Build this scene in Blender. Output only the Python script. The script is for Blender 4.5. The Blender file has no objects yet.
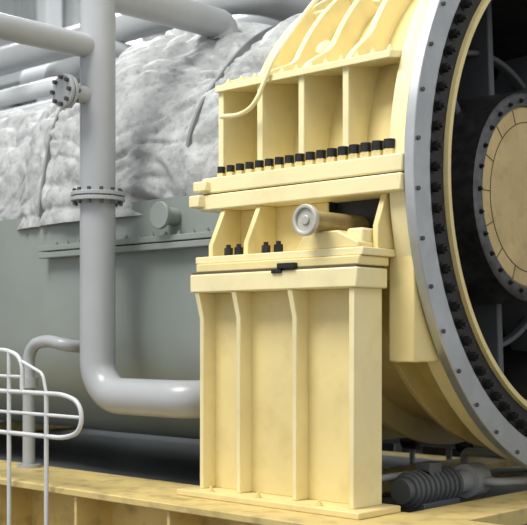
import bpy, bmesh, math, random
from mathutils import Vector, Matrix, noise
random.seed(4)
PI=math.pi
scene=bpy.context.scene
scene.view_settings.view_transform='Standard'

# ------------------------------------------------------------ materials
def mat(name,col,rough=0.5,metal=0.0,var=0.08,scale=3.0,bump=0.0,bscale=40.0,dirt=None,dirt_amt=0.0):
    m=bpy.data.materials.new(name); m.use_nodes=True
    nt=m.node_tree; b=nt.nodes['Principled BSDF']
    b.inputs['Roughness'].default_value=rough; b.inputs['Metallic'].default_value=metal
    tc=nt.nodes.new('ShaderNodeTexCoord')
    n=nt.nodes.new('ShaderNodeTexNoise'); n.inputs['Scale'].default_value=scale; n.inputs['Detail'].default_value=6
    nt.links.new(tc.outputs['Object'],n.inputs['Vector'])
    r=nt.nodes.new('ShaderNodeValToRGB')
    r.color_ramp.elements[0].position=0.3; r.color_ramp.elements[1].position=0.7
    r.color_ramp.elements[0].color=(col[0]*(1-var),col[1]*(1-var),col[2]*(1-var),1)
    r.color_ramp.elements[1].color=(min(1,col[0]*(1+var)),min(1,col[1]*(1+var)),min(1,col[2]*(1+var)),1)
    nt.links.new(n.outputs['Fac'],r.inputs['Fac'])
    out=r.outputs['Color']
    if dirt:
        n2=nt.nodes.new('ShaderNodeTexNoise'); n2.inputs['Scale'].default_value=scale*3.1; n2.inputs['Detail'].default_value=8
        nt.links.new(tc.outputs['Object'],n2.inputs['Vector'])
        r2=nt.nodes.new('ShaderNodeValToRGB'); r2.color_ramp.elements[0].position=0.5; r2.color_ramp.elements[1].position=0.75
        r2.color_ramp.elements[1].color=(dirt_amt,)*3+(1,)
        nt.links.new(n2.outputs['Fac'],r2.inputs['Fac'])
        mx=nt.nodes.new('ShaderNodeMixRGB'); mx.inputs['Color2'].default_value=(*dirt,1)
        nt.links.new(r2.outputs['Color'],mx.inputs['Fac']); nt.links.new(out,mx.inputs['Color1']); out=mx.outputs['Color']
    nt.links.new(out,b.inputs['Base Color'])
    if bump>0:
        n3=nt.nodes.new('ShaderNodeTexNoise'); n3.inputs['Scale'].default_value=bscale; n3.inputs['Detail'].default_value=4
        nt.links.new(tc.outputs['Object'],n3.inputs['Vector'])
        bp=nt.nodes.new('ShaderNodeBump'); bp.inputs['Strength'].default_value=bump; bp.inputs['Distance'].default_value=0.02
        nt.links.new(n3.outputs['Fac'],bp.inputs['Height']); nt.links.new(bp.outputs['Normal'],b.inputs['Normal'])
    return m
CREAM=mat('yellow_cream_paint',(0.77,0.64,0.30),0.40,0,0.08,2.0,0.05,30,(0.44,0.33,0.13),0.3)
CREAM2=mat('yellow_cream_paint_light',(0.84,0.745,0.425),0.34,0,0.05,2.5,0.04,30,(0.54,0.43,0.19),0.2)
YEL=mat('yellow_frame_paint',(0.66,0.51,0.20),0.5,0,0.12,3,0.08,25,(0.22,0.16,0.07),0.6)
GREYD=mat('grey_green_paint',(0.245,0.275,0.255),0.38,0,0.1,1.5,0.03,20)
GREYP=mat('grey_pipe_paint',(0.41,0.425,0.435),0.3,0,0.06,3,0.03,25)
WHITEP=mat('white_pipe_paint',(0.60,0.62,0.63),0.4,0,0.06,3,0.03,25)
INS=mat('insulation_blanket',(0.40,0.41,0.41),0.6,0,0.2,9,0.45,20,(0.17,0.18,0.18),0.6)
STRAP=mat('insulation_seam',(0.2,0.21,0.21),0.7,0,0.2,8)
BLACK=mat('black_oxide_steel',(0.025,0.024,0.024),0.4,0.4,0.3,20)
STUD=mat('stud_steel',(0.12,0.12,0.12),0.35,0.8,0.3,20)
DARK=mat('dark_steel_and_recess_shade',(0.02,0.02,0.022),0.5,0.2,0.3,5)  # steel of bore and stud face; also the shade colour in the pin recess
SILVER=mat('machined_steel',(0.52,0.54,0.55),0.32,0.7,0.12,6)
CAP=mat('pin_end_steel',(0.50,0.49,0.43),0.5,0.3,0.15,12)
PIN=mat('dark_pin_steel',(0.36,0.28,0.13),0.35,0.3,0.2,12)  # one even dark brown for the pin
TAN=mat('hub_tan_paint',(0.60,0.46,0.22),0.6,0,0.12,4,0.05,30,(0.28,0.2,0.09),0.3)
RAIL=mat('galvanised_rail',(0.64,0.66,0.66),0.4,0.1,0.08,8)
FLOOR=mat('concrete_floor',(0.14,0.13,0.12),0.6,0,0.25,1.5,0.1,10)
WALL=mat('wall_panel_paint',(0.52,0.54,0.54),0.7,0,0.15,0.6)
STEEL=mat('structural_steel_paint',(0.66,0.68,0.68),0.5,0,0.1,1)
DSTEEL=mat('dark_structural_steel',(0.11,0.12,0.125),0.5,0,0.2,1)
SEAM=mat('joint_gasket',(0.10,0.08,0.05),0.7,0,0.1,5)

# ------------------------------------------------------------ mesh builder
class MB:
    def __init__(s): s.bm=bmesh.new()
    def box(s,x0,x1,y0,y1,z0,z1,M=None):
        P=[(x0,y0,z0),(x1,y0,z0),(x1,y1,z0),(x0,y1,z0),(x0,y0,z1),(x1,y0,z1),(x1,y1,z1),(x0,y1,z1)]
        v=[s.bm.verts.new(M@Vector(p) if M else p) for p in P]
        for f in ((0,3,2,1),(4,5,6,7),(0,1,5,4),(1,2,6,5),(2,3,7,6),(3,0,4,7)): s.bm.faces.new([v[i] for i in f])
        return s
    def prism(s,pts,vec):
        a=[s.bm.verts.new(p) for p in pts]; b=[s.bm.verts.new(Vector(p)+Vector(vec)) for p in pts]
        n=len(pts)
        s.bm.faces.new(a); s.bm.faces.new(b[::-1])
        for i in range(n): s.bm.faces.new([a[i],b[i],b[(i+1)%n],a[(i+1)%n]])
        return s
    def cyl(s,p0,p1,r,seg=20,r1=None):
        p0=Vector(p0);p1=Vector(p1); r1=r if r1 is None else r1
        q=(p1-p0).to_track_quat('Z','Y')
        A=[];B=[]
        for i in range(seg):
            a=2*PI*(i+.5)/seg; c=Vector((math.cos(a),math.sin(a),0))
            A.append(s.bm.verts.new(p0+q@(c*r))); B.append(s.bm.verts.new(p1+q@(c*r1)))
        s.bm.faces.new(A[::-1]); s.bm.faces.new(B)
        for i in range(seg): s.bm.faces.new([A[i],A[(i+1)%seg],B[(i+1)%seg],B[i]])
        return s
    def ring(s,p0,p1,ro,ri,seg=32):   # hollow collar
        p0=Vector(p0);p1=Vector(p1); q=(p1-p0).to_track_quat('Z','Y')
        R=[]
        for (p,r) in ((p0,ro),(p1,ro),(p1,ri),(p0,ri)):
            R.append([s.bm.verts.new(p+q@Vector((r*math.cos(2*PI*i/seg),r*math.sin(2*PI*i/seg),0))) for i in range(seg)])
        for k in range(4):
            a=R[k];b=R[(k+1)%4]
            for i in range(seg): s.bm.faces.new([a[i],a[(i+1)%seg],b[(i+1)%seg],b[i]])
        return s
    def lathe(s,prof,a0=0,a1=2*PI,seg=96,closed=False,fn=None):
        full=abs(a1-a0-2*PI)<1e-6
        n=seg if full else seg+1
        rows=[]
        for i in range(n):
            a=a0+(a1-a0)*i/seg; row=[]
            for (x,r) in prof:
                if fn: x2,r2=fn(x,r,a)
                else: x2,r2=x,r
                row.append(s.bm.verts.new((x2,-r2*math.cos(a),r2*math.sin(a))))
            rows.append(row)
        m=len(prof); km=m if closed else m-1
        for i in range(seg):
            A=rows[i];B=rows[(i+1)%n]
            for k in range(km):
                s.bm.faces.new([A[k],A[(k+1)%m],B[(k+1)%m],B[k]])
        if closed and not full:
            s.bm.faces.new(rows[0]); s.bm.faces.new(rows[-1][::-1])
        return s
    def tube(s,pts,r,bend=0.15,seg=20,bs=8,cap=True):
        P=[Vector(p) for p in pts]; path=[P[0]]
        for i in range(1,len(P)-1):
            a=(P[i-1]-P[i]); b=(P[i+1]-P[i]); la=a.length; lb=b.length; a.normalize(); b.normalize()
            t=min(bend,la*.49,lb*.49)
            s0=P[i]+a*t; s1=P[i]+b*t
            half=a.angle(b)/2
            if abs(half-PI/2)<.01: path.append(P[i]); continue
            rad=t*math.tan(half); c=P[i]+(a+b).normalized()*(rad/math.sin(half))
            v0=s0-c; v1=s1-c; ang=v0.angle(v1); ax=v0.cross(v1).normalized()
            for k in range(bs+1): path.append(c+Matrix.Rotation(ang*k/bs,3,ax)@v0)
        path.append(P[-1])
        T=[]
        for i in range(len(path)):
            if i==0: t=path[1]-path[0]
            elif i==len(path)-1: t=path[-1]-path[-2]
            else: t=(path[i+1]-path[i]).normalized()+(path[i]-path[i-1]).normalized()
            T.append(t.normalized())
        ref=Vector((0,0,1)) if abs(T[0].z)<.9 else Vector((1,0,0))
        u=T[0].cross(ref).normalized(); rings=[]
        for i,p in enumerate(path):
            if i>0:
                q=T[i-1].rotation_difference(T[i]); u=(q@u); u=(u-T[i]*u.dot(T[i])).normalized()
            v=T[i].cross(u)
            rings.append([s.bm.verts.new(p+(u*math.cos(2*PI*k/seg)+v*math.sin(2*PI*k/seg))*r) for k in range(seg)])
        for i in range(len(rings)-1):
            for k in range(seg): s.bm.faces.new([rings[i][k],rings[i][(k+1)%seg],rings[i+1][(k+1)%seg],rings[i+1][k]])
        if cap: s.bm.faces.new(rings[0][::-1]); s.bm.faces.new(rings[-1])
        return s
    def bolt(s,p,d,r=.022,h=.03,washer=True):
        p=Vector(p); d=Vector(d).normalized()
        if washer: s.cyl(p,p+d*.006,r*1.35,16)
        s.cyl(p,p+d*h,r,6); s.cyl(p+d*h,p+d*(h+r*.7),r*.55,10)
        return s
    def done(s,name,m,parent=None,bevel=0.0,smooth=35):
        bmesh.ops.recalc_face_normals(s.bm,faces=s.bm.faces[:])
        me=bpy.data.meshes.new(name); s.bm.to_mesh(me); s.bm.free()
        o=bpy.data.objects.new(name,me); scene.collection.objects.link(o)
        me.materials.append(m)
        if smooth: 
            me.shade_smooth(); me.set_sharp_from_angle(angle=math.radians(smooth))
        if bevel>0:
            b=o.modifiers.new('bevel','BEVEL'); b.width=bevel; b.segments=2; b.limit_method='ANGLE'; b.angle_limit=math.radians(40)
        if parent: o.parent=parent
        return o
def empty(name):
    e=bpy.data.objects.new(name,None); scene.collection.objects.link(e); e.empty_display_size=.1; return e

# ============================================================ TURBINE CASING
T=empty('turbine_casing')
def shellR(x): return 1.145+(x+1.26)/1.1*.17
MB().lathe([(-1.26,1.05),(-1.26,shellR(-1.26)),(-0.16,shellR(-.16))],0,PI,96).done('upper_shell',CREAM,T)
MB().lathe([(-1.26,1.05),(-1.26,1.22),(-0.16,1.27)],PI,2*PI,96).done('lower_shell',CREAM,T)
A0=math.radians(19.5)
def ribR(x,a):
    base=shellR(x)+.125
    b=min(a,PI-a)
    sh=1.405/max(.2,math.cos(b))
    t=(b-A0)/math.radians(11); t=max(0,min(1,t)); t=t*t*(3-2*t)
    return min(sh,1.405/math.cos(A0))*(1-t)+base*t if b<A0+math.radians(11) else base
mb=MB()
for x in (-1.24,-0.97,-0.70,-0.43):
    mb.lathe([(x-.018,0),(x-.018,1),(x+.018,1),(x+.018,0)],0.0,PI,160,True,
        lambda xx,f,a,x=x:(xx,(shellR(x)-.03) if f==0 else ribR(x,a)))
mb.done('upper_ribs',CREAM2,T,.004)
mb=MB()
for x in (-1.235,-0.8,-0.42):
    mb.lathe([(x-.016,1.2),(x-.016,1.36),(x+.016,1.36),(x+.016,1.2)],PI+.2,2*PI-.36,96,True)
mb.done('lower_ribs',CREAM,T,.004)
mb=MB()
zb=1.405*math.tan(A0)
mb.prism([(-1.262,-1.425,zb-.012),(-1.262,-1.425,zb+.022),(-1.262,-1.0,zb+.09),(-1.262,-1.0,zb+.05)],(1.1,0,0))
for deg in (56,90):
    a=math.radians(deg); M=Matrix.Rotation(-a,4,'X')
    for x0,x1 in ((-1.24,-.97),(-.97,-.70),(-.70,-.43),(-.43,-.16)):
        R=shellR(x0)+.10
        mb.box(x0,x1,-R,-1.1,-.018,.018,M)
mb.done('axial_stiffeners',CREAM2,T,.004)
mb=MB()
for i in range(12):
    x=-1.2+i*.092
    mb.bolt((x,-1.39,zb+.026),(0,0,1),.014,.018)
mb.done('stiffener_bolts',CREAM2,T)
mb=MB().lathe([(-.16,1.18),(-.16,1.44),(-.05,1.44),(-.05,1.18)],0,2*PI,128,True)
mb.done('end_flange',CREAM2,T,.005)
MB().prism([(-.2,-1.385,-.11),(-.2,-1.385,-.86),(-.2,-1.19,-.86),(-.2,-1.19,-.11)],(.14,0,0)).done('end_flange_foot',CREAM,T,.008)
# horizontal joint flanges
ZT=.048
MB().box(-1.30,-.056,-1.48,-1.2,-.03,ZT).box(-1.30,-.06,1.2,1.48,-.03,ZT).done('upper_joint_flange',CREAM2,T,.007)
MB().box(-1.30,-.06,-1.465,-1.2,-.038,-.03).done('joint_gasket',SEAM,T)
MB().box(-1.315,-.056,-1.49,-1.2,-.115,-.038).box(-1.315,-.06,1.2,1.49,-.115,-.038).done('lower_joint_flange',CREAM2,T,.007)
MB().box(-1.335,-1.24,-1.51,-1.4,-.02,.03).box(-1.345,-1.27,-1.53,-1.46,-.1,-.04).done('alignment_lugs',CREAM2,T,.006)
nuts=MB(); heads=MB()
for i in range(17):
    x=-1.2+i*.0655; k=.85+.27*i/16
    nuts.cyl((x,-1.44,ZT),(x,-1.44,ZT+.025*k),.026*k,6)
    heads.cyl((x,-1.44,ZT+.025*k),(x,-1.44,ZT+.064*k),.024*k,14)
nuts.done('joint_nuts',CREAM,T); heads.done('joint_stud_caps',BLACK,T)
# side wall & support paw below the joint, with the open recess behind the pin
MB().box(-1.22,-.57,-1.36,-1.15,-.5,-.115).box(-.25,-.16,-1.36,-1.15,-.5,-.115).box(-.57,-.25,-1.36,-1.15,-.5,-.31).done('paw_side_wall',CREAM,T,.005)
MB().box(-.575,-.245,-1.30,-1.27,-.315,-.1).box(-.575,-.565,-1.355,-1.27,-.315,-.1).box(-.255,-.245,-1.355,-1.27,-.315,-.1).done('recess_shade',DARK,T)  # near-black sheets standing in for the shade inside the open recess
mb=MB()
for x in (-1.17,-.93):
    mb.prism([(x,-1.47,-.115),(x,-1.36,-.115),(x,-1.36,-.36),(x,-1.56,-.36),(x,-1.56,-.30)],(.03,0,0))
for x in (-.20,):
    mb.prism([(x,-1.44,-.115),(x,-1.36,-.115),(x,-1.36,-.36),(x,-1.50,-.36),(x,-1.50,-.26)],(.03,0,0))
mb.done('paw_gussets',CREAM,T,.004)
MB().box(-1.2,-.16,-1.62,-1.36,-.395,-.36).done('paw_sole_plate',CREAM2,T,.005)
mb=MB()
for x in (-1.07,-1.0,-.82,-.74): mb.bolt((x,-1.52,-.36),(0,0,1),.022,.045)
mb.done('paw_bolts',BLACK,T)
MB().cyl((-.42,-1.68,-.235),(-.42,-1.28,-.235),.046,32).done('trunnion_pin',PIN,T,.01)
MB().ring((-.42,-1.705,-.235),(-.42,-1.68,-.235),.070,.052).cyl((-.42,-1.693,-.235),(-.42,-1.675,-.235),.055,32).cyl((-.42,-1.70,-.235),(-.42,-1.69,-.235),.022,20).done('trunnion_end_cap',CAP,T,.004)
MB().prism([(-.56,-1.60,-.36),(-.20,-1.60,-.36),(-.20,-1.60,-.335),(-.32,-1.60,-.279),(-.51,-1.60,-.279)],(0,.2,0)).done('trunnion_saddle',CREAM,T,.008)
MB().box(-.30,-.21,-1.56,-1.44,-.36,-.27).done('saddle_keeper',CREAM2,T,.012)
MB().tube([(-1.22,-1.42,.36),(-1.05,-1.46,.34),(-.93,-1.48,.37),(-.86,-1.42,.60),(-.82,-1.22,.86),(-.80,-.85,1.25)],.012,.06,10).done('sensing_tube',CREAM2,T)
mb=MB()
for (x,a) in ((-.83,33),(-.56,44)):
    a=math.radians(a); d=Vector((0,-math.cos(a),math.sin(a))); p=Vector((x,0,0))+d*(shellR(x)-.02)
    mb.cyl(p,p+d*.08,.03,16); mb.cyl(p+d*.08,p+d*.11,.048,6)
mb.done('inspection_plugs',CREAM2,T,.003)

# machined ring and studs
MB().lathe([(-.05,1.35),(-.05,1.475),(0,1.475),(0,1.35)],0,2*PI,160,True).done('machined_ring',SILVER,T,.004)
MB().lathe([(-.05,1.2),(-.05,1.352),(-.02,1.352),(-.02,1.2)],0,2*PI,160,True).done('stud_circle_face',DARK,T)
mb=MB()
for i in range(90):
    a=2*PI*i/90; mb.bolt((-.02,-1.305*math.cos(a),1.305*math.sin(a)),(1,0,0),.022,.035)
mb.done('ring_studs',BLACK,T)
mb=MB()
for i in range(42):
    a=2*PI*(i+.5)/42; mb.cyl((-.001,-1.447*math.cos(a),1.447*math.sin(a)),(.010,-1.447*math.cos(a),1.447*math.sin(a)),.010,6)
mb.done('ring_bolts',STUD,T)
MB().lathe([(-.5,1.12),(-.5,1.24),(-.02,1.22),(0.0,1.215),(0,1.19),(-.06,1.17),(-.12,1.12)],0,2*PI,128,True).done('inner_lip',CREAM,T)
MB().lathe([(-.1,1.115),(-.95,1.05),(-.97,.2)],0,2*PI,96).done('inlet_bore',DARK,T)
mb=MB()
for i in range(10):
    a=2*PI*(i+.4)/10; M=Matrix.Rotation(-a,4,'X')
    mb.box(-.8,-.5,-1.1,-.45,-.025,.025,M)
mb.lathe([(-.62,.80),(-.62,.83),(-.56,.83),(-.56,.80)],0,2*PI,96,True)
mb.done('radial_struts',DSTEEL,T,.01)
MB().lathe([(-.95,.57),(-.36,.57),(-.29,.56),(-.28,.545),(-.28,.49),(-.31,.485)],0,2*PI,96).done('hub_barrel',STUD,T)
MB().lathe([(-.33,.487),(-.30,.487),(-.29,.477),(-.29,.001)],0,2*PI,96).done('hub_cover',TAN,T)
mb=MB()
mb.lathe([(-.291,.40),(-.287,.40),(-.287,.404),(-.291,.404)],0,2*PI,64,True)
for i in range(16):
    a=2*PI*i/16; M=Matrix.Rotation(-a,4,'X'); mb.box(-.291,-.287,-.478,-.402,-.002,.002,M)
mb.done('hub_cover_seams',SEAM,T)
mb=MB()
for i in range(28):
    a=2*PI*i/28; mb.bolt((-.28,-.517*math.cos(a),.517*math.sin(a)),(1,0,0),.010,.012)
mb.done('hub_bolts',BLACK,T)

# ============================================================ PEDESTAL
P=empty('turbine_support_pedestal')
ZB=-1.52
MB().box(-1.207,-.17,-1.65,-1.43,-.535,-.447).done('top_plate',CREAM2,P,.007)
MB().box(-1.20,-.18,-1.64,-1.44,-.447,-.437).done('shim_pack',SEAM,P)
MB().box(-1.18,-.17,-1.635,-1.42,-.437,-.396).done('slide_plate',CREAM,P,.006)
MB().box(-.62,-.52,-1.665,-1.6,-.44,-.415).box(-.66,-.60,-1.66,-1.6,-.46,-.44).done('slide_key',BLACK,P,.003)
MB().box(-1.17,-.21,-1.53,-1.50,ZB+.03,-.535).done('web_plate',CREAM,P,.003)
mb=MB()
for x in (-1.18,-.93,-.575):
    mb.prism([(x,-1.645,-.535),(x,-1.52,-.535),(x,-1.52,ZB+.03),(x,-1.61,ZB+.03),(x,-1.61,-.66)],(.028,0,0))
mb.box(-.225,-.197,-1.635,-1.435,ZB+.03,-.535)
mb.box(-1.18,-.2,-1.46,-1.435,ZB+.03,-.535)
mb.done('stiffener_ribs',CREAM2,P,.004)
MB().box(-1.25,-.12,-1.70,-1.40,ZB,ZB+.03).done('base_plate',CREAM,P,.005)
mb=MB()
for x in (-1.06,-.75,-.38):mb.bolt((x,-1.65,ZB+.03),(0,0,1),.014,.014)
mb.done('anchor_bolts',CREAM,P)

# ============================================================ BASE FRAME
B=empty('machine_base_frame')
def ibeamx(mb,x0,x1,y0,y1,z0,z1,t=.035):
    ym=(y0+y1)/2
    mb.box(x0,x1,y0,y1,z1-t,z1); mb.box(x0,x1,y0,y1,z0,z0+t); mb.box(x0,x1,ym-.02,ym+.02,z0+t,z1-t)
    x=x0+.3
    while x<x1: mb.box(x,x+.02,y0+.02,y1-.02,z0+t,z1-t); x+=.7
mb=MB(); ibeamx(mb,-7,2.2,-1.92,-1.38,-2.0,ZB)
ibeamx(mb,-7,2.2,1.25,1.5,-2.0,ZB-.1)
mb.done('longitudinal_beams',YEL,B,.005)
mb=MB()
for x in (-6,-1.2,-.1,1.2): mb.box(x,x+.3,-1.4,1.27,-1.6,ZB-.002).box(x+.13,x+.17,-1.4,1.27,-2.0,-1.6)
mb.done('cross_beams',YEL,B,.005)
MB().box(-5.7,-1.2,-1.38,1.25,-1.64,-1.62).box(-.9,-.1,-1.38,1.25,-1.64,-1.62).box(.2,1.2,-1.38,1.25,-1.64,-1.62).done('drip_tray',DSTEEL,B)

# ============================================================ EXHAUST DUCT
E=empty('insulated_exhaust_casing')
key=[(-1.27,1.10),(-1.45,1.16),(-1.8,1.13),(-2.3,1.19),(-2.8,1.20),(-3.2,1.12),(-3.6,1.0),(-4.1,.95),(-7.5,.95)]
def rad(x):
    for (xa,ra),(xb,rb) in zip(key,key[1:]):
        if x<=xa and x>=xb:
            t=(x-xa)/(xb-xa); t=t*t*(3-2*t); return ra+(rb-ra)*t
    return key[-1][1]
def crease(p,f,w):
    v=abs(noise.noise(p*f)); return -max(0,(w-v)/w)
def blanket(x,r,a):
    p=Vector((x,r*math.cos(a),r*math.sin(a)))
    q=p+Vector((noise.noise(p*1.7),noise.noise(p*1.7+Vector((5,0,0))),noise.noise(p*1.7+Vector((0,9,0)))))*.3
    n=noise.noise(p*1.7)*.06+noise.noise(Vector((q.x*2.2,q.y*4.5,q.z*4.5)))*.035+noise.noise(q*12)*.009
    n+=.034*crease(Vector((q.x*.5,q.y,q.z)),2.6,.13)+.018*crease(Vector((q.x*.4,q.y*1.4,q.z*1.4))+Vector((4,4,4)),5.0,.18)
    cx=((x+noise.noise(p*1.2)*.1)*1.25)%1.0; q2=min(cx,1-cx,.10)/.10
    ca=((a+noise.noise(p*1.1)*.12)*1.6)%1.0; w2=min(ca,1-ca,.10)/.10
    return x,r+n+.05+.03*math.sqrt(min(q2,w2))
prof=[]
x=-1.28
while x>-7.5:
    prof.append((x,rad(x))); x-=.016 if x>-4.2 else .06
MB().lathe(prof,-.05,PI+.05,300,False,blanket).done('insulation_blanket',INS,E,smooth=80)
mb=MB()
for xs in (-1.72,-3.05):
    pr=[(xs-.01,rad(xs)),(xs-.01,rad(xs)+.085),(xs+.01,rad(xs)+.085),(xs+.01,rad(xs))]
    def fn(x,r,a,xs=xs):
        p=Vector((xs,rad(xs)*math.cos(a),rad(xs)*math.sin(a)))
        return x,r+(noise.noise(p*1.7)*.06 if r>rad(xs)+.01 else 0)
    mb.lathe(pr,0,PI,120,True,fn)
mb.done('blanket_straps',STRAP,E,smooth=60)
def hood_section(s):
    h=[(-1.22,0.02),(-1.22,-.3),(-1.22,-.75)]
    for k in range(1,13):
        t=k/12*PI/2; h.append((-1.22+.55*(1-math.cos(t)),-.75-.62*math.sin(t)))
    h=[(y*s,z) for y,z in h]
    return h+[(-y,z) for y,z in h[::-1]]
mb=MB(); rows=[]
for x,s in ((-1.28,1.0),(-2.9,1.0),(-3.4,.92),(-7.5,.88)):
    rows.append([mb.bm.verts.new((x,y,z)) for y,z in hood_section(s)])
for a,b in zip(rows,rows[1:]):
    for i in range(len(a)-1): mb.bm.faces.new([a[i],a[i+1],b[i+1],b[i]])
mb.bm.faces.new(rows[0])
mb.done('lower_hood',GREYD,E,smooth=50)
mb=MB()
mb.box(-2.95,-1.3,-1.29,-1.2,-.27,-.235).box(-2.95,-1.3,-1.29,-1.2,-.228,-.195)
mb.box(-1.33,-1.30,-1.30,-1.2,-.9,.02)
mb.done('hood_joint_flange',GREYD,E,.004)
mb=MB()
for i in range(14): mb.bolt((-2.8+i*.11,-1.265,-.195),(0,0,1),.012,.014)
mb.done('hood_bolts',GREYD,E)
MB().cyl((-1.78,-1.22,-.09),(-1.78,-1.32,-.09),.05,20).cyl((-1.78,-1.32,-.09),(-1.78,-1.345,-.09),.075,20).done('instrument_port',GREYD,E,.004)

# ============================================================ PIPES
def flange(mb,c,d,r,t=.028,nb=10):
    c=Vector(c);d=Vector(d).normalized()
    mb.cyl(c-d*(t+.003),c-d*.003,r,32); mb.cyl(c+d*.003,c+d*(t+.003),r,32)
def flange_bolts(mb,c,d,r,t=.028,nb=12):
    c=Vector(c);d=Vector(d).normalized(); q=d.to_track_quat('Z','Y')
    for i in range(nb):
        a=2*PI*i/nb; p=c+q@Vector((math.cos(a)*r,math.sin(a)*r,0))
        mb.cyl(p-d*(t+.022),p+d*(t+.022),.012,6)
V=empty('steam_bypass_pipe')
X0,Y0=-2.107,-1.5
mb=MB()
mb.tube([(X0,Y0,3.9),(X0,Y0,-1.07),(-1.36,Y0,-1.07),(-1.36,-1.215,-1.07)],.098,.19,32,12)
mb.tube([(X0,Y0,1.16),(X0,-.52,1.16),(X0,-.52,1.06)],.092,.16,28,10)
mb.tube([(X0,Y0,.84),(X0,-2.75,.84),(X0,-2.75,3.9)],.066,.16,24,10)
mb.cyl((X0,Y0,.57),(X0,-1.74,.57),.05,20)
mb.done('pipe_run',GREYP,V)
mb=MB(); flange(mb,(X0,Y0,.02),(0,0,1),.150,.022)
flange(mb,(X0,-1.72,.57),(0,1,0),.09,.02)
mb.done('flanges',GREYP,V,.003)
mb=MB(); flange_bolts(mb,(X0,Y0,.02),(0,0,1),.128,.022); flange_bolts(mb,(X0,-1.72,.57),(0,1,0),.072,.02,8)
mb.done('flange_bolts',STUD,V)
D=empty('drain_pipe')
mb=MB(); mb.tube([(-2.75,-1.5,-1.515),(-2.75,-1.5,-.80),(-2.55,-1.5,-.77),(-2.40,-1.5,-.80),(-2.40,-1.225,-.82)],.036,.1,18)
mb.cyl((-2.75,-1.5,-1.05),(-2.75,-1.5,-.99),.055,18)
mb.cyl((-2.75,-1.5,-1.52),(-2.75,-1.5,-1.50),.07,18)
mb.done('pipe_run',GREYP,D)

H=empty('handrail')
mb=MB()
mb.tube([(-5,-1.96,-.82),(-2.3,-1.96,-.82),(-2.16,-1.96,-.86),(-2.16,-1.96,-1.04)],.012,.07,12)
mb.tube([(-5,-1.96,-1.04),(-1.80,-1.96,-1.04),(-1.66,-1.96,-1.08),(-1.66,-1.96,-1.22),(-1.80,-1.96,-1.26),(-5,-1.96,-1.26)],.012,.07,12)
mb.cyl((-5,-1.96,-.96),(-2.16,-1.96,-.96),.009,10)
mb.cyl((-5,-1.96,-1.15),(-1.66,-1.96,-1.15),.009,10)
for x in (-2.28,-3.4,-4.6): mb.cyl((x,-1.96,-.82),(x,-1.96,-2.0),.012,12)
mb.cyl((-1.95,-1.96,-1.04),(-1.95,-1.96,-2.0),.012,12)
mb.tube([(-1.95,-1.96,-1.04),(-1.98,-1.96,-.94),(-2.16,-1.96,-.88)],.009,.03,10)
mb.done('rails',RAIL,H)

O=empty('overhead_pipework')
mb=MB()
mb.tube([(-9,3.0,2.4),(1.5,3.0,2.4)],.2,.3,24)
mb.tube([(-6.4,1.4,-2),(-6.4,1.4,2.0),(-6.4,4.3,2.0)],.14,.35,24)
mb.tube([(-2.4,.8,3.9),(-2.4,.8,1.9),(-1.2,1.8,1.62),(3,1.8,1.62)],.12,.35,24)
mb.tube([(-12,2,.9),(-5.6,2,.9),(-5.6,2,4)],.12,.3,20)
mb.tube([(-12,1.0,1.95),(-3.4,1.0,1.95),(-3.4,2.6,1.95)],.13,.3,20)
mb.done('pipe_runs',GREYP,O)
mb=MB()
mb.tube([(-12,4.2,1.7),(-3.5,4.2,1.7),(-3.5,4.2,5)],.16,.4,24)
mb.tube([(-14,1.2,1.45),(-4.2,1.2,1.45),(-4.2,1.2,3.5)],.08,.2,20)
mb.tube([(-4.9,-.6,3.6),(-4.9,-.6,1.75),(-4.9,3.6,1.75)],.07,.2,20)
mb.tube([(-7.5,.2,4),(-7.5,.2,1.2),(-5.0,2.8,1.2)],.08,.2,20)
mb.tube([(-12,.2,1.3),(-4.6,.2,1.3),(-4.6,.2,.9)],.07,.2,20)
mb.done('white_pipe_runs',WHITEP,O)
mb=MB()
for x in (-11,-9.4,-7.8): mb.box(x,x+.25,2.6,3.4,2.15,2.2).box(x+.1,x+.15,2.95,3.05,-2,2.2)
mb.done('pipe_supports',DSTEEL,O)

# floor-level auxiliaries, seen under the ring
A=empty('lube_oil_skid')
mb=MB()
mb.cyl((-3.6,2.7,-1.45),(-1.3,2.7,-1.45),.24,32)
mb.box(-3.4,-3.2,2.45,2.95,-2.0,-1.6).box(-1.8,-1.6,2.45,2.95,-2.0,-1.6)
mb.done('tank',DSTEEL,A)
mb=MB()
mb.tube([(-3.0,2.0,-2),(-3.0,2.0,-1.30),(-1.2,2.0,-1.30),(-1.2,2.0,-2)],.04,.1,16)
mb.tube([(-2.5,1.8,-2),(-2.5,1.8,-1.45),(-.6,1.8,-1.45),(-.6,1.8,-2)],.03,.1,16)
for x in (-2.1,-1.8): mb.tube([(x,1.9,-2),(x,1.9,-1.2),(x,2.4,-1.2),(x,2.4,-2)],.028,.1,16)
mb.done('oil_lines',GREYP,A)
mb=MB()
for x in (-2.65,-2.35,-1.95,-1.6): mb.cyl((x,2.0,-1.34),(x,2.0,-1.26),.06,16).cyl((x,2.0,-1.26),(x,2.0,-1.16),.02,10).cyl((x,2.0,-1.17),(x,2.0,-1.15),.075,16)
for x in (-2.2,-1.5): mb.box(x,x+.2,1.7,1.95,-2.0,-1.36)
mb.done('valves',BLACK,A,.004)
mb=MB()
for i,(x,w,h) in enumerate(((-5.2,.8,1.1),(-4.1,.9,.95),(-3.1,.7,1.05),(-2.2,1.0,.9),(-1.0,.9,1.1))): mb.box(x,x+w,3.4,4.0,-2,-2+h); mb.box(x+.08,x+w-.08,3.37,3.4,-1.8,-2.1+h)
mb.done('control_cabinets',DSTEEL,A,.01)
G=empty('drain_manifold')
mb=MB()
mb.tube([(-2.1,.95,-1.618),(-2.1,.95,-1.46),(-.62,.95,-1.46),(-.62,.95,-1.618)],.035,.08,16)
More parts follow.
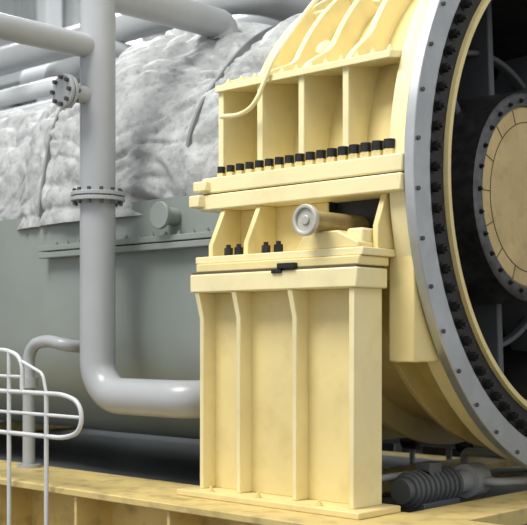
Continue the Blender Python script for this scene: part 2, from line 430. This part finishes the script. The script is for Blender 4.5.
mb.tube([(-1.0,.45,-1.52),(-1.0,.45,-1.45),(-.45,.45,-1.45),(-.45,.45,-1.618)],.026,.06,16)
for x in (-1.75,-1.45,-1.1,-.8): mb.cyl((x,.95,-1.618),(x,.95,-1.46),.02,12)
mb.done('lines',GREYP,G)
mb=MB()
for x in (-1.75,-1.3,-.8): mb.cyl((x-.06,.95,-1.46),(x+.06,.95,-1.46),.065,16).cyl((x,.95,-1.46),(x,.95,-1.36),.014,10)
for x in (-1.3,-.8): mb.cyl((x,.95,-1.375),(x,.95,-1.36),.055,16)
mb.done('valve_bodies',BLACK,G,.003)
# jacking-oil pump under the ring
K=empty('oil_pump')
mb=MB()
mb.cyl((-.30,-1.12,-1.47),(-.30,-.74,-1.47),.075,24)
for i in range(9): mb.cyl((-.30,-1.10+i*.04,-1.47),(-.30,-1.088+i*.04,-1.47),.088,24)
mb.cyl((-.30,-1.16,-1.47),(-.30,-1.12,-1.47),.06,20).box(-.38,-.22,-1.08,-.78,-1.62,-1.53).box(-.34,-.26,-.98,-.88,-1.41,-1.35)
mb.done('motor',DSTEEL,K,.003)
mb=MB()
mb.cyl((-.30,-.74,-1.47),(-.30,-.56,-1.47),.055,20).cyl((-.30,-.62,-1.47),(-.30,-.50,-1.47),.085,24)
mb.tube([(-.30,-.56,-1.47),(-.16,-.56,-1.47),(-.13,-.2,-1.49),(-.13,.5,-1.49)],.022,.05,12)
mb.tube([(-.42,-1.2,-1.618),(-.42,-1.2,-1.42),(-.42,-.7,-1.42),(-.42,-.2,-1.47),(-.42,.45,-1.50)],.018,.05,12)
mb.done('pump_and_pipes',GREYP,K)

# ============================================================ ROOM
MB().box(-18,8,-9,9,-2.1,-2.0).done('floor',FLOOR,None,smooth=0)
wb=MB().box(-18,8,9,9.2,-2,8)
x=-18
while x<8: wb.box(x,x+.12,8.94,9,-2,8); x+=.5
wb.done('wall_back',WALL,None,smooth=0)
wl=MB().box(-18.2,-18,-9,9,-2,8)
y=-9
while y<9: wl.box(-18,-17.94,y,y+.12,-2,8); y+=.5
wl.done('wall_left',WALL,None,smooth=0)
MB().box(-18.2,8,-2,9.2,8,8.2).done('ceiling',WALL,None,smooth=0)
S=empty('hall_steel_structure')
mb=MB()
for x in (-16,-12,-8,-4,0,4): mb.box(x-.15,x+.15,8.2,8.6,-2,7.95)
for z in (1.2,2.6,4.4): mb.box(-17.9,8,8.1,8.3,z,z+.22)
for x in (-17,-13,-9): mb.box(x-.12,x+.12,4.6,4.9,-2,6)
for z in (.7,2.1,3.5): mb.box(-17.9,-2,4.6,4.8,z,z+.16)
mb.done('light_members',STEEL,S)
mb=MB()
for i in range(8):
    x=-17+i*1.6; mb.tube([(x,4.75,.8),(x+.8,4.75,2.1),(x+1.6,4.75,.8)],.05,.01,8)
    mb.tube([(x,8.3,2.7),(x+.8,8.3,4.4),(x+1.6,8.3,2.7)],.06,.01,8)
for k in range(7): mb.box(-15+k*1.7,-14.2+k*1.7,5.2,6.2,-2,.2+.35*(k%3))
mb.done('dark_members',DSTEEL,S)

# ============================================================ LIGHT
w=bpy.data.worlds.new('World'); scene.world=w; w.use_nodes=True
bg=w.node_tree.nodes['Background']; bg.inputs[0].default_value=(.95,.97,1.0,1); bg.inputs[1].default_value=.74
def area(name,loc,target,size,power,col=(1,1,1)):
    l=bpy.data.lights.new(name,'AREA'); l.size=size; l.energy=power; l.color=col
    o=bpy.data.objects.new(name,l); scene.collection.objects.link(o); o.location=loc
    o.rotation_euler=(Vector(target)-Vector(loc)).to_track_quat('-Z','Y').to_euler(); return o
area('hall_lamp_key',(-2.0,-5.4,6.0),(-.8,-.8,0),3.0,700,(1,.985,.94))
area('side_light',(4.5,-3.0,5.5),(0,0,0),2,90,(1,.98,.95))  # weak area light aimed at the machine from the ring side
area('background_fill',(-10,3,7),(-9,7,0),3.0,1100,(.97,.98,1))  # added light to keep the background pale, not a fixture of the hall

# ============================================================ CAMERA
cam=bpy.data.cameras.new('camera'); co=bpy.data.objects.new('camera',cam); scene.collection.objects.link(co)
th=math.radians(46.9)
co.location=(2.894,-5.506,-.74)
F=Vector((-math.cos(th),math.sin(th),0)); co.rotation_euler=F.to_track_quat('-Z','Y').to_euler()
cam.sensor_width=36; cam.lens=36*1150/527; cam.shift_y=72.5/527
cam.dof.use_dof=True; cam.dof.focus_distance=5.4; cam.dof.aperture_fstop=3.5
scene.camera=co
